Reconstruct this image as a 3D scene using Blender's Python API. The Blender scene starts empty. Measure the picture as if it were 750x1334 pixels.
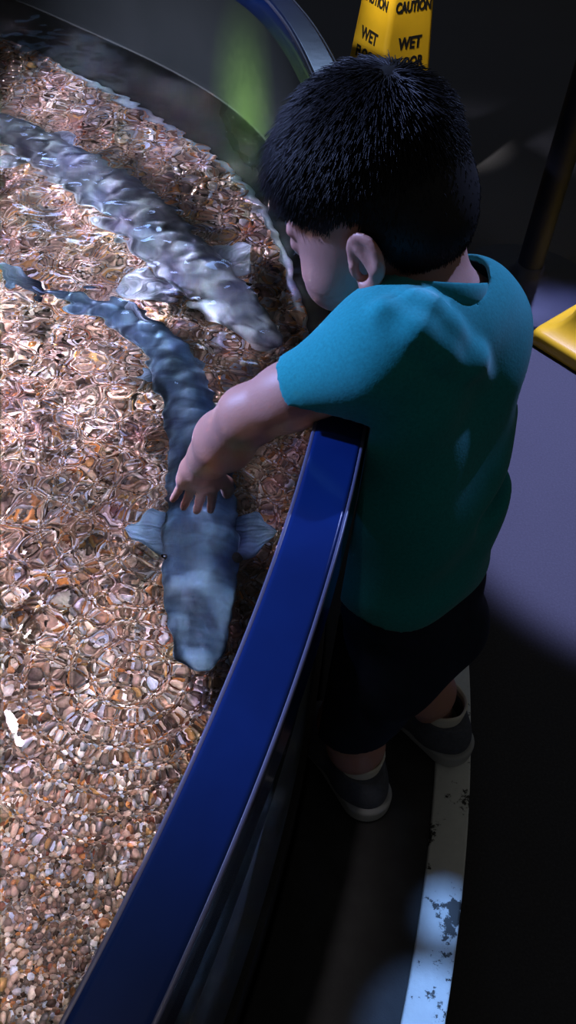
import bpy, math, random
import numpy as np
from mathutils import Vector, Matrix

random.seed(7)
RNG = np.random.default_rng(11)
SC = bpy.context.scene
COL = SC.collection
rad = math.radians

# ------------------------------------------------------------------ helpers
def new_mat(name):
    m = bpy.data.materials.new(name)
    m.use_nodes = True
    nt = m.node_tree
    for n in list(nt.nodes):
        nt.nodes.remove(n)
    out = nt.nodes.new('ShaderNodeOutputMaterial')
    return m, nt, out

def node(nt, kind, inputs=None, **props):
    n = nt.nodes.new(kind)
    for k, v in props.items():
        setattr(n, k, v)
    for k, v in (inputs or {}).items():
        if isinstance(v, bpy.types.NodeSocket):
            nt.links.new(v, n.inputs[k])
        else:
            n.inputs[k].default_value = v
    return n

def ramp(nt, fac, stops, interp='LINEAR'):
    r = nt.nodes.new('ShaderNodeValToRGB')
    r.color_ramp.interpolation = interp
    el = r.color_ramp.elements
    while len(el) < len(stops):
        el.new(0.5)
    for e, (p, c) in zip(el, stops):
        e.position = p
        e.color = (c[0], c[1], c[2], 1)
    nt.links.new(fac, r.inputs['Fac'])
    return r.outputs['Color']

def mixc(nt, fac, a, b, blend='MIX'):
    n = nt.nodes.new('ShaderNodeMix')
    n.data_type = 'RGBA'
    n.blend_type = blend
    for i, v in ((0, fac), (6, a), (7, b)):
        if isinstance(v, bpy.types.NodeSocket):
            nt.links.new(v, n.inputs[i])
        else:
            n.inputs[i].default_value = v if i == 0 else (v[0], v[1], v[2], 1)
    return n.outputs[2]

def noise(nt, scale, detail=3, rough=0.55, vec=None, dist=0.0):
    n = node(nt, 'ShaderNodeTexNoise', {'Scale': scale, 'Detail': detail, 'Roughness': rough, 'Distortion': dist})
    if vec is None:
        vec = nt.nodes.new('ShaderNodeTexCoord').outputs['Object']
    nt.links.new(vec, n.inputs['Vector'])
    return n.outputs['Fac']

def pbsdf(nt, out, color, rough=0.5, spec=0.5, bump=None, bump_str=0.3, bump_dist=0.002, **extra):
    p = nt.nodes.new('ShaderNodeBsdfPrincipled')
    if isinstance(color, bpy.types.NodeSocket):
        nt.links.new(color, p.inputs['Base Color'])
    else:
        p.inputs['Base Color'].default_value = (*color, 1)
    if isinstance(rough, bpy.types.NodeSocket):
        nt.links.new(rough, p.inputs['Roughness'])
    else:
        p.inputs['Roughness'].default_value = rough
    p.inputs['Specular IOR Level'].default_value = spec
    for k, v in extra.items():
        p.inputs[k.replace('_', ' ')].default_value = v
    if bump is not None:
        b = node(nt, 'ShaderNodeBump', {'Strength': bump_str, 'Distance': bump_dist, 'Height': bump})
        nt.links.new(b.outputs['Normal'], p.inputs['Normal'])
    nt.links.new(p.outputs['BSDF'], out.inputs['Surface'])
    return p

def plain(name, color, rough=0.5, spec=0.5, nscale=None, namp=0.25, bump_str=0.0, bump_dist=0.001, bscale=None, **extra):
    m, nt, out = new_mat(name)
    c = color
    if nscale:
        f = noise(nt, nscale, 4)
        c = mixc(nt, f, [v * (1 - namp) for v in color], [min(1, v * (1 + namp)) for v in color])
    b = noise(nt, bscale or 300, 3) if bump_str else None
    pbsdf(nt, out, c, rough, spec, b, bump_str, bump_dist, **extra)
    return m

def mesh_np(name, V, F, mat=None, parent=None, smooth=True, colors=None, loc=None):
    """V (n,3), F either (m,k) array or list of tuples."""
    me = bpy.data.meshes.new(name)
    V = np.asarray(V, np.float32)
    if isinstance(F, np.ndarray):
        k = F.shape[1]
        m = F.shape[0]
        me.vertices.add(len(V))
        me.vertices.foreach_set('co', V.ravel())
        me.loops.add(m * k)
        me.loops.foreach_set('vertex_index', F.astype(np.int32).ravel())
        me.polygons.add(m)
        me.polygons.foreach_set('loop_start', np.arange(0, m * k, k, dtype=np.int32))
        me.polygons.foreach_set('loop_total', np.full(m, k, np.int32))
        me.update(calc_edges=True)
    else:
        me.from_pydata(V.tolist(), [], F)
        me.update()
    me.validate()
    if smooth:
        me.polygons.foreach_set('use_smooth', np.ones(len(me.polygons), bool))
    if colors is not None:
        ca = me.color_attributes.new('Col', 'FLOAT_COLOR', 'POINT')
        c4 = np.ones((len(V), 4), np.float32)
        c4[:, :3] = colors
        ca.data.foreach_set('color', c4.ravel())
    o = bpy.data.objects.new(name, me)
    COL.objects.link(o)
    if mat is not None:
        me.materials.append(mat)
    if parent is not None:
        o.parent = parent
    if loc is not None:
        o.location = loc
    return o

def empty(name, loc=(0, 0, 0), rz=0.0):
    o = bpy.data.objects.new(name, None)
    COL.objects.link(o)
    o.location = loc
    o.rotation_euler = (0, 0, rz)
    o.empty_display_size = 0.1
    return o

def tag(o, label=None, cat=None, group=None, kind=None):
    if label: o['label'] = label
    if cat: o['category'] = cat
    if group: o['group'] = group
    if kind: o['kind'] = kind
    return o

def grid_faces(nu, nv, closed_u=False, closed_v=False):
    a = np.arange(nu if closed_u else nu - 1)
    b = np.arange(nv if closed_v else nv - 1)
    A, B = np.meshgrid(a, b, indexing='ij')
    A2, B2 = (A + 1) % nu, (B + 1) % nv
    return np.stack([A * nv + B, A2 * nv + B, A2 * nv + B2, A * nv + B2], -1).reshape(-1, 4)

# ------------------------------------------------------------------ plan of the round pool
TCX, TCY, RO = -1.968, 0.756, 2.037
_TH = np.radians([-60, -18, 20, 24, 29, 37, 47, 60, 75, 100])
_DL = np.array([0.0, 0.0, 0.0, 0.015, 0.065, 0.155, 0.225, 0.30, 0.34, 0.36])
def _delta(th):
    th = np.asarray(th, float)
    acc = 0
    for s in np.radians([-3, -1.5, 0, 1.5, 3]):
        acc = acc + np.interp(th + s, _TH, _DL)
    return acc / 5
def plan(th, off=0.0):
    r = RO - _delta(th) + off
    return np.stack([TCX + r * np.cos(th), TCY + r * np.sin(th)], -1)
TH0, TH1 = rad(-42), rad(72)
def inside_off(x, y):
    """signed distance-like: how far inside the wall line (positive = inside)"""
    th = np.arctan2(y - TCY, x - TCX)
    return RO - _delta(th) - np.hypot(x - TCX, y - TCY)

Z_RIM, Z_WATER, Z_BED, Z_STEP = 0.73, 0.50, 0.25, 0.13

def sweep_plan(name, prof, mat, th0=TH0, th1=TH1, n=220, parent=None, closed=True):
    """profile [(radial offset, z)] swept along the pool plan, ends capped"""
    th = np.linspace(th0, th1, n)
    prof = np.array(prof)
    k = len(prof)
    V = np.zeros((n, k, 3))
    for j, (o, z) in enumerate(prof):
        V[:, j, :2] = plan(th, o)
        V[:, j, 2] = z
    F = [tuple(f) for f in grid_faces(n, k, False, closed)]
    if closed:
        F.append(tuple(range(k)))
        F.append(tuple((n - 1) * k + i for i in reversed(range(k))))
    o = mesh_np(name, V.reshape(-1, 3), F, mat, parent)
    return o

def round_prof(w0, w1, z0, z1, r=0.006, seg=5):
    """rounded rectangle profile between radial w0..w1 and z0..z1 (counter-clockwise)"""
    P = []
    for cx, cz, a0 in ((w1 - r, z1 - r, 0), (w0 + r, z1 - r, 90), (w0 + r, z0 + r, 180), (w1 - r, z0 + r, 270)):
        for i in range(seg + 1):
            a = rad(a0 + 90 * i / seg)
            P.append((cx + r * math.cos(a), cz + r * math.sin(a)))
    return P[::-1]
# ------------------------------------------------------------------ camera and output look
cam = bpy.data.cameras.new('camera')
cam.sensor_fit = 'AUTO'
cam.sensor_width = 36.0
cam.lens = 1150 / 1334 * 36
cam.clip_start = 0.02
camo = bpy.data.objects.new('camera', cam)
COL.objects.link(camo)
camo.location = (0, 0, 1.2)
camo.rotation_mode = 'QUATERNION'
_p, _r = rad(48), rad(5)
_F = Vector((0, math.cos(_p), -math.sin(_p)))
_R0 = Vector((1, 0, 0)); _U0 = Vector((0, math.sin(_p), math.cos(_p)))
_R = _R0 * math.cos(_r) + (-_U0) * (-math.sin(_r)) * 1.0
_R = _R0 * math.cos(_r) + _U0 * math.sin(_r)
_U = -_R0 * math.sin(_r) + _U0 * math.cos(_r)
camo.rotation_quaternion = Matrix((( _R.x, _U.x, -_F.x), (_R.y, _U.y, -_F.y), (_R.z, _U.z, -_F.z))).to_quaternion()
SC.camera = camo
vs = SC.view_settings
SC.display_settings.display_device = 'sRGB'
vs.view_transform = 'Standard'
vs.look = 'None'
vs.exposure = 0.0
vs.gamma = 1.0
vs.use_curve_mapping = False
cy = SC.cycles
cy.use_denoising = True
try:
    cy.denoiser = 'OPENIMAGEDENOISE'
    cy.denoising_input_passes = 'RGB_ALBEDO_NORMAL'
    cy.denoising_prefilter = 'ACCURATE'
except Exception:
    pass
cy.max_bounces = 12
cy.transmission_bounces = 10
cy.transparent_max_bounces = 12
cy.caustics_refractive = True
cy.caustics_reflective = False
cy.blur_glossy = 0.0
cy.sample_clamp_indirect = 0.0
cy.use_adaptive_sampling = False

w = bpy.data.worlds.new('world')
SC.world = w
w.use_nodes = True
w.node_tree.nodes['Background'].inputs['Color'].default_value = (1.0, 0.98, 0.9, 1)
w.node_tree.nodes['Background'].inputs['Strength'].default_value = 0.05

# ------------------------------------------------------------------ lights
def spot(name, loc, target, energy, color, size_deg, blend, radius, caustic=False):
    l = bpy.data.lights.new(name, 'SPOT')
    l.energy = energy
    l.color = color
    l.spot_size = rad(size_deg)
    l.spot_blend = blend
    l.shadow_soft_size = radius
    o = bpy.data.objects.new(name, l)
    COL.objects.link(o)
    o.location = loc
    d = Vector(target) - Vector(loc)
    o.rotation_mode = 'QUATERNION'
    o.rotation_quaternion = d.to_track_quat('-Z', 'Y')
    if caustic:
        l.cycles.is_caustics_light = True
    return o
# ------------------------------------------------------------------ water surface
def water_height(x, y):
    rs = np.random.default_rng(5)
    h = np.zeros_like(x)
    # calm towards the near corner, choppy beyond the arm
    calm = 1 / (1 + np.exp(-(y - 0.50 + 0.25 * (x + 0.2)) / 0.07))
    for i in range(34):
        lam = 10 ** rs.uniform(math.log10(0.022), math.log10(0.10))
        a = rs.uniform(0, 2 * math.pi)
        amp = 0.0062 * lam * rs.uniform(0.5, 1.2)
        k = 2 * math.pi / lam
        warp = 0.012 * np.sin(9 * x + rs.uniform(0, 6)) + 0.012 * np.sin(11 * y + rs.uniform(0, 6))
        h += amp * np.sin(k * (x * math.cos(a) + y * math.sin(a) + warp) + rs.uniform(0, 6.28))
    h *= (0.14 + 0.86 * calm) * (1 - 0.55 / (1 + np.exp(-(y - 1.35) / 0.08)))
    h *= 0.12 + 0.88 * np.clip((inside_off(x, y) - 0.02) / 0.30, 0, 1)
    # rings spreading from the hand and from the left
    for (cx, cyy, lam, amp, fall) in ((-0.105, 0.60, 0.017, 0.00042, 0.13), (-0.40, 0.66, 0.022, 0.0005, 0.2), (-0.13, 0.42, 0.02, 0.0003, 0.16)):
        r = np.hypot(x - cx, y - cyy)
        h += amp * np.sin(2 * math.pi * r / lam) * np.exp(-r / fall) * np.minimum(1, r / 0.02)
    return h

m, nt, out = new_mat('water')
g = node(nt, 'ShaderNodeBsdfGlass', {'Color': (0.97, 0.985, 1.0, 1), 'Roughness': 0.0, 'IOR': 1.33})
nt.links.new(g.outputs[0], out.inputs['Surface'])
M_WATER = m
def build_water():
    xs = np.arange(-1.05, 0.085, 0.0036)
    ys = np.arange(-0.12, 2.45, 0.0036)
    X, Y = np.meshgrid(xs, ys, indexing='ij')
    ins = inside_off(X, Y) > 0.0125
    Z = Z_WATER + water_height(X, Y)
    idx = -np.ones(X.shape, int)
    q = ins[:-1, :-1] & ins[1:, :-1] & ins[1:, 1:] & ins[:-1, 1:]
    used = np.zeros(X.shape, bool)
    used[:-1, :-1] |= q; used[1:, :-1] |= q; used[1:, 1:] |= q; used[:-1, 1:] |= q
    idx[used] = np.arange(used.sum())
    V = np.stack([X[used], Y[used], Z[used]], -1)
    I, J = np.nonzero(q)
    F = np.stack([idx[I, J], idx[I + 1, J], idx[I + 1, J + 1], idx[I, J + 1]], -1)
    o = mesh_np('water', V, F, M_WATER)
    tag(o, 'rippled clear water over the pebble bed of the pool', 'water', kind='stuff')
    return o
WATER = build_water()

# ------------------------------------------------------------------ pebble bed
def ico1():
    import bmesh
    bm = bmesh.new()
    bmesh.ops.create_icosphere(bm, subdivisions=1, radius=1)
    V = np.array([v.co[:] for v in bm.verts]); F = np.array([[v.index for v in f.verts] for f in bm.faces])
    bm.free()
    return V, F
PALETTE = np.array([
    (0.42, 0.31, 0.25), (0.36, 0.25, 0.19), (0.52, 0.40, 0.33), (0.30, 0.23, 0.20), (0.46, 0.30, 0.22),
    (0.62, 0.52, 0.45), (0.24, 0.19, 0.17), (0.70, 0.66, 0.62), (0.34, 0.32, 0.33), (0.50, 0.24, 0.11),
    (0.56, 0.34, 0.14), (0.36, 0.14, 0.09), (0.20, 0.13, 0.09), (0.86, 0.87, 0.90), (0.45, 0.47, 0.56), (0.52, 0.62, 0.80), (0.66, 0.30, 0.10)])
PW = np.array([14, 12, 12, 9, 8, 8, 7, 5, 7, 4, 3, 2, 5, 5, 6.0, 4, 2.5]); PW /= PW.sum()
m, nt, out = new_mat('pebbles')
at = node(nt, 'ShaderNodeVertexColor', layer_name='Col')
f = noise(nt, 420, 3)
c = mixc(nt, f, (0.62, 0.62, 0.62), (1.25, 1.25, 1.25))
c = mixc(nt, 1.0, at.outputs['Color'], c, 'MULTIPLY')
pbsdf(nt, out, c, 0.5, 0.3)
M_PEB = m
def build_gravel():
    V0, F0 = ico1()
    pts = []
    def scatter(n, size, z0, y0, y1):
        x = RNG.uniform(-1.0, 0.065, n); y = RNG.uniform(-0.1, 2.4, n)
        keep = (y >= y0) & (y < y1) & (inside_off(x, y) > 0.016 + size) & (y > -0.05) & (x > -0.55 - 0.33 * y) 
        x, y = x[keep], y[keep]
        pts.append(np.stack([x, y, np.full(len(x), z0), np.full(len(x), size)], -1))
    scatter(420000, 0.0026, Z_BED - 0.005, 0.0, 0.95)
    scatter(110000, 0.0033, Z_BED - 0.003, 0.0, 0.95)
    scatter(9000, 0.0048, Z_BED - 0.001, 0.0, 0.95)
    scatter(110000, 0.0042, Z_BED - 0.004, 0.94, 2.4)
    scatter(9000, 0.0060, Z_BED - 0.002, 0.94, 2.4)
    P = np.concatenate(pts)
    n = len(P)
    s = P[:, 3] * RNG.uniform(0.75, 1.35, n)
    sc = np.stack([s * RNG.uniform(0.85, 1.45, n), s * RNG.uniform(0.75, 1.1, n), s * RNG.uniform(0.45, 0.75, n)], -1)
    rz = RNG.uniform(0, 2 * np.pi, n); ax = RNG.normal(0, 0.35, n); ay = RNG.normal(0, 0.35, n)
    V = V0[None] * (1 + 0.06 * RNG.normal(size=(n, len(V0), 1))) * sc[:, None, :]
    c, sn = np.cos(ax)[:, None], np.sin(ax)[:, None]
    V = np.stack([V[..., 0], c * V[..., 1] - sn * V[..., 2], sn * V[..., 1] + c * V[..., 2]], -1)
    c, sn = np.cos(ay)[:, None], np.sin(ay)[:, None]
    V = np.stack([c * V[..., 0] + sn * V[..., 2], V[..., 1], -sn * V[..., 0] + c * V[..., 2]], -1)
    c, sn = np.cos(rz)[:, None], np.sin(rz)[:, None]
    V = np.stack([c * V[..., 0] - sn * V[..., 1], sn * V[..., 0] + c * V[..., 1], V[..., 2]], -1)
    und = 0.008 * np.sin(9 * P[:, 0] + 1) * np.sin(7 * P[:, 1])
    V += np.stack([P[:, 0], P[:, 1], P[:, 2] + RNG.uniform(-0.004, 0.004, n) + und], -1)[:, None, :]
    F = (F0[None] + (np.arange(n) * len(V0))[:, None, None]).reshape(-1, 3)
    pc = np.array((1.22, 1.05, 1.0)) * PALETTE[RNG.choice(len(PALETTE), n, p=PW)] * RNG.uniform(0.75, 1.2, (n, 1))
    C = np.repeat(pc, len(V0), 0)
    o = mesh_np('gravel', V.reshape(-1, 3), F, M_PEB, colors=C)
    tag(o, 'tan, grey and orange pebbles covering the pool bottom', 'gravel', kind='stuff')
    return o
GRAVEL = build_gravel()
th = np.linspace(TH0, TH1, 120)
pl = plan(th, -0.013)
V = np.concatenate([np.c_[pl, np.full(len(pl), Z_BED - 0.016)], [[-1.6, 0.7, Z_BED - 0.016]]])
bed = mesh_np('floor_pool', V, [(i, i + 1, len(pl)) for i in range(len(pl) - 1)], plain('pool_bed', (0.16, 0.115, 0.09), 0.8, 0.2, nscale=60, namp=0.5))
tag(bed, kind='structure')

# ------------------------------------------------------------------ acrylic wall and blue rim
m, nt, out = new_mat('acrylic_wall')
geo = nt.nodes.new('ShaderNodeNewGeometry')
wall_noise = noise(nt, 7, 4)
sepz = node(nt, 'ShaderNodeSeparateXYZ', {0: geo.outputs['Position']})
wet = node(nt, 'ShaderNodeMapRange', {'Value': sepz.outputs['Z'], 'From Min': Z_WATER - 0.004, 'From Max': Z_WATER + 0.004, 'To Min': 1.0, 'To Max': 0.0})
col = mixc(nt, wall_noise, (0.007, 0.009, 0.010), (0.013, 0.015, 0.017))
col = mixc(nt, wet.outputs[0], col, mixc(nt, wall_noise, (0.07, 0.08, 0.082), (0.11, 0.12, 0.125)))   # submerged part painted paler to offset the dim light underwater
# soft green glow on the far wall, painted into its colour
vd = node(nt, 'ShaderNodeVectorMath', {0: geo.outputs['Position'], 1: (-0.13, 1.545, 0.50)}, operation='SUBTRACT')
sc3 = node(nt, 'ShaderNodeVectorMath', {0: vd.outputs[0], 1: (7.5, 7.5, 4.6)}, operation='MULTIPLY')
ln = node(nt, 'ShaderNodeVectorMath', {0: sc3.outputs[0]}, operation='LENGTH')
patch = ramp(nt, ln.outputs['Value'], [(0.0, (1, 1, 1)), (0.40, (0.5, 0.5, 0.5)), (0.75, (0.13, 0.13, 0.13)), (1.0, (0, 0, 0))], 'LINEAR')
green_glow = mixc(nt, noise(nt, 60, 4), (0.026, 0.055, 0.014), (0.065, 0.12, 0.03))
col = mixc(nt, patch, col, green_glow)
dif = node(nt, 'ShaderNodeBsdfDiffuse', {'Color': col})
tra = node(nt, 'ShaderNodeBsdfTransparent', {'Color': (0.75, 0.82, 0.85, 1)})
glo = node(nt, 'ShaderNodeBsdfGlossy', {'Color': (1, 1, 1, 1), 'Roughness': 0.22})
mx = node(nt, 'ShaderNodeMixShader', {0: 0.80, 1: tra.outputs[0], 2: dif.outputs[0]})
mx2 = node(nt, 'ShaderNodeMixShader', {0: 0.05, 1: mx.outputs[0], 2: glo.outputs[0]})
nt.links.new(mx2.outputs[0], out.inputs['Surface'])
M_ACR = m
tank = empty('touch_pool', (TCX + RO, TCY, 0))
tag(tank, 'round touch pool with murky clear acrylic wall and dark blue rim', 'fish tank')
def at_tank(o):
    o.parent = tank
    o.matrix_parent_inverse = Matrix.Translation(tank.location).inverted()
    return o
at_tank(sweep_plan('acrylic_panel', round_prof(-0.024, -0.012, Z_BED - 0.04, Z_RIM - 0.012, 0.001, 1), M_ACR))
at_tank(sweep_plan('sealant_bead', round_prof(-0.038, -0.023, Z_BED - 0.01, Z_BED + 0.007, 0.006, 4), plain('pale_sealant', (0.30, 0.36, 0.46), 0.4, 0.5)))
M_BASE = plain('black_base', (0.012, 0.012, 0.014), 0.6, 0.3)
at_tank(sweep_plan('base_panel', round_prof(-0.026, -0.004, 0.0, Z_BED - 0.041, 0.001, 1), M_BASE))
m, nt, out = new_mat('blue_rim')
sw = noise(nt, 14, 3)
pbsdf(nt, out, mixc(nt, sw, (0.002, 0.009, 0.052), (0.004, 0.019, 0.105)), 0.13, 0.35, noise(nt, 25, 2), 0.06, 0.002)
M_RIM = m
P = []
# outer lip, bevels, top with two shallow grooves
def arc_pts(cx, cz, r, a0, a1, n):
    return [(cx + r * math.cos(rad(a0 + (a1 - a0) * i / n)), cz + r * math.sin(rad(a0 + (a1 - a0) * i / n))) for i in range(n + 1)]
zt = Z_RIM
top = [(-0.040, zt - 0.040), (-0.040, zt - 0.0070)] + arc_pts(-0.0355, zt - 0.0045, 0.0045, 180, 90, 5) + [(-0.0348, zt), (-0.0340, zt), (-0.006, zt), (-0.0052, zt)] + arc_pts(-0.0045, zt - 0.0045, 0.0045, 90, 0, 5) + [(0.0, zt - 0.0052), (0.0, zt - 0.006), (0.003, zt - 0.041), (0.0022, zt - 0.044), (-0.004, zt - 0.044), (-0.010, zt - 0.012), (-0.026, zt - 0.012), (-0.030, zt - 0.040)]
rim = at_tank(sweep_plan('rim', top, M_RIM, n=400))
tag(rim, 'glossy dark blue plastic rim')
M_EDGE_HIGHLIGHT = plain('violet_grey_edge_highlight', (0.06, 0.065, 0.12), 0.35, 0.5)
for o0, o1 in ((-0.0020, 0.0012), (-0.0412, -0.0378)):  # pale strips standing in for the lip edge and bevel highlights
    e_ = sweep_plan('edge_highlight_strip', round_prof(o0, o1, zt - 0.0050, zt - 0.0008, 0.0012, 3), M_EDGE_HIGHLIGHT, n=400)
    at_tank(e_); tag(e_, 'thin violet-grey strip for the rim edge highlight')

# ------------------------------------------------------------------ floor, step, white nosing
m, nt, out = new_mat('floor_concrete')
f1 = noise(nt, 3, 5); f2 = noise(nt, 260, 4)
c = mixc(nt, f1, (0.042, 0.040, 0.044), (0.060, 0.058, 0.064))
c = mixc(nt, f2, c, mixc(nt, f2, (0.026, 0.026, 0.03), (0.088, 0.086, 0.094)))
pbsdf(nt, out, c, 0.75, 0.12, f2, 0.25, 0.002)
M_FLOOR = m
fl = mesh_np('floor', [(-4, -2, 0), (4, -2, 0), (4, 7, 0), (-4, 7, 0)], [(0, 1, 2, 3)], M_FLOOR, smooth=False)
tag(fl, kind='structure')
M_STEP = plain('black_step', (0.035, 0.035, 0.038), 0.8, 0.3, nscale=40, namp=0.4, bump_str=0.4, bscale=350)
step = sweep_plan('trim_step', round_prof(0.0, 0.206, 0.0, Z_STEP, 0.004, 2), M_STEP, n=160)
tag(step, kind='structure')
m, nt, out = new_mat('worn_white_paint')
n1 = noise(nt, 70, 6, 0.7); n2 = noise(nt, 18, 4)
wear = node(nt, 'ShaderNodeMath', {0: n1, 1: n2}, operation='MULTIPLY')
mask = ramp(nt, wear.outputs[0], [(0.0, (0, 0, 0)), (0.185, (0, 0, 0)), (0.205, (1, 1, 1))])
c = mixc(nt, mask, (0.03, 0.03, 0.03), mixc(nt, n1, (0.52, 0.55, 0.56), (0.74, 0.76, 0.76)))
pbsdf(nt, out, c, 0.55, 0.4, n1, 0.4, 0.002)
M_STRIP = m
strip = sweep_plan('trim_step_nosing', round_prof(0.162, 0.2085, Z_STEP - 0.02, Z_STEP + 0.004, 0.003, 3), M_STRIP, n=160)
tag(strip, kind='structure')
# ------------------------------------------------------------------ small signed-distance modeller
class Field:
    def __init__(s, lo, hi, h):
        s.h = h
        s.lo = np.array(lo, float)
        s.n = np.ceil((np.array(hi) - s.lo) / h).astype(int) + 1
        s.D = np.full(s.n, 9.0, np.float32)
    def block(s, lo, hi, pad):
        i0 = np.clip(np.floor((np.array(lo) - pad - s.lo) / s.h).astype(int), 0, s.n)
        i1 = np.clip(np.ceil((np.array(hi) + pad - s.lo) / s.h).astype(int) + 1, 0, s.n)
        sl = tuple(slice(a, b) for a, b in zip(i0, i1))
        ax = [(s.lo[k] + s.h * np.arange(i0[k], i1[k])).astype(np.float32) for k in range(3)]
        return sl, np.meshgrid(*ax, indexing='ij', sparse=True)
    def add(s, prim, k=0.0):
        fn, lo, hi = prim
        sl, (X, Y, Z) = s.block(lo, hi, k + 3 * s.h)
        d = fn(X, Y, Z).astype(np.float32)
        a = s.D[sl]
        if k > 0:
            hh = np.maximum(k - np.abs(a - d), 0) / k
            s.D[sl] = np.minimum(a, d) - hh * hh * k * 0.25
        else:
            s.D[sl] = np.minimum(a, d)
        return s
    def cut(s, prim, k=0.0):
        fn, lo, hi = prim
        sl, (X, Y, Z) = s.block(lo, hi, k + 3 * s.h)
        d = -fn(X, Y, Z).astype(np.float32)
        a = s.D[sl]
        if k > 0:
            hh = np.maximum(k - np.abs(a - d), 0) / k
            s.D[sl] = np.maximum(a, d) + hh * hh * k * 0.25
        else:
            s.D[sl] = np.maximum(a, d)
        return s
    def whole(s, fn):
        ax = [(s.lo[k] + s.h * np.arange(s.n[k])).astype(np.float32) for k in range(3)]
        X, Y, Z = np.meshgrid(*ax, indexing='ij', sparse=True)
        s.D = fn(s.D, X, Y, Z).astype(np.float32)
        return s
    def mesh(s):
        return surface_nets(s.D, s.h, s.lo)

def surface_nets(D, h, lo):
    S = D < 0
    n0, n1, n2 = D.shape
    cs = [S[i:n0 - 1 + i, j:n1 - 1 + j, k:n2 - 1 + k] for i in (0, 1) for j in (0, 1) for k in (0, 1)]
    anyv = cs[0].copy(); allv = cs[0].copy()
    for c in cs[1:]:
        anyv |= c; allv &= c
    act = anyv & ~allv
    I = np.argwhere(act)
    idx = np.full(act.shape, -1, np.int32)
    idx[act] = np.arange(len(I))
    off = np.array([(i, j, k) for i in (0, 1) for j in (0, 1) for k in (0, 1)])
    val = np.stack([D[I[:, 0] + o[0], I[:, 1] + o[1], I[:, 2] + o[2]] for o in off], 1)
    acc = np.zeros((len(I), 3)); cnt = np.zeros(len(I))
    for a in range(8):
        for b in range(a + 1, 8):
            if np.abs(off[a] - off[b]).sum() != 1:
                continue
            va, vb = val[:, a], val[:, b]
            m = (va < 0) != (vb < 0)
            t = np.where(m, va / np.where(m, va - vb, 1), 0)
            p = off[a][None] + t[:, None] * (off[b] - off[a])[None]
            acc[m] += p[m]; cnt[m] += 1
    V = lo + h * (I + acc / cnt[:, None])
    F = []
    for ax in range(3):
        sl0 = [slice(1, -1)] * 3; sl1 = [slice(1, -1)] * 3
        sl0[ax] = slice(0, -1); sl1[ax] = slice(1, None)
        a, b = S[tuple(sl0)], S[tuple(sl1)]
        for flip, mask in ((False, a & ~b), (True, ~a & b)):
            q = np.argwhere(mask)
            if not len(q):
                continue
            base = q.copy()
            for k in range(3):
                if k != ax:
                    base[:, k] += 1
            u, v = (ax + 1) % 3, (ax + 2) % 3
            quad = []
            for du, dv in ((-1, -1), (0, -1), (0, 0), (-1, 0)):
                p = base.copy(); p[:, u] += du; p[:, v] += dv
                quad.append(idx[p[:, 0], p[:, 1], p[:, 2]])
            quad = np.stack(quad, 1)
            F.append(quad[:, ::-1] if flip else quad)
    F = np.concatenate(F)
    F = F[(F >= 0).all(1)]
    # two light smoothing passes
    e = np.concatenate([F[:, [0, 1]], F[:, [1, 2]], F[:, [2, 3]], F[:, [3, 0]]])
    for w in (0.5, -0.33, 0.4, -0.25):
        sm = np.zeros_like(V); ct = np.zeros(len(V))
        np.add.at(sm, e[:, 0], V[e[:, 1]]); np.add.at(ct, e[:, 0], 1)
        np.add.at(sm, e[:, 1], V[e[:, 0]]); np.add.at(ct, e[:, 1], 1)
        V = V + w * (sm / np.maximum(ct, 1)[:, None] - V)
    return V, F

def cap(a, b, ra, rb):
    a = np.array(a, np.float32); b = np.array(b, np.float32)
    ba = b - a; L2 = float(ba @ ba) + 1e-12
    def fn(X, Y, Z):
        px, py, pz = X - a[0], Y - a[1], Z - a[2]
        t = np.clip((px * ba[0] + py * ba[1] + pz * ba[2]) / L2, 0, 1)
        return np.sqrt((px - t * ba[0]) ** 2 + (py - t * ba[1]) ** 2 + (pz - t * ba[2]) ** 2) - (ra + (rb - ra) * t)
    r = max(ra, rb)
    return fn, np.minimum(a, b) - r, np.maximum(a, b) + r

def ell(c, axes, radii):
    """ellipsoid; axes: three orthonormal rows"""
    c = np.array(c, np.float32); A = np.array(axes, np.float32); R = np.array(radii, np.float32)
    def fn(X, Y, Z):
        px, py, pz = X - c[0], Y - c[1], Z - c[2]
        q = [(px * A[i, 0] + py * A[i, 1] + pz * A[i, 2]) for i in range(3)]
        k0 = np.sqrt(sum((q[i] / R[i]) ** 2 for i in range(3)))
        k1 = np.sqrt(sum((q[i] / R[i] ** 2) ** 2 for i in range(3))) + 1e-9
        return k0 * (k0 - 1) / k1
    ext = np.sqrt(((A * R[:, None]) ** 2).sum(0))
    return fn, c - ext, c + ext

I3 = np.eye(3)
def sph(c, r):
    return ell(c, I3, (r, r, r))

def unit(v):
    v = np.array(v, float)
    return v / np.linalg.norm(v)

def frame(yaw, pitch):
    """left, forward, up rows"""
    y, p = math.radians(yaw), math.radians(pitch)
    f = np.array([math.cos(y) * math.cos(p), math.sin(y) * math.cos(p), -math.sin(p)])
    l = np.array([-math.sin(y), math.cos(y), 0])
    return np.array([l, f, np.cross(f, l)])
# ------------------------------------------------------------------ the toddler
person = empty('person', (0.17, 0.53, Z_STEP))
tag(person, 'dark-haired toddler in teal t-shirt and dark shorts leaning over the blue rim, reaching down', 'person')
def own(o, p=None):
    p = p or person
    o.parent = p
    o.matrix_parent_inverse = p.matrix_world.inverted() if p is not person else Matrix.Translation(person.location).inverted()
    return o

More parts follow.
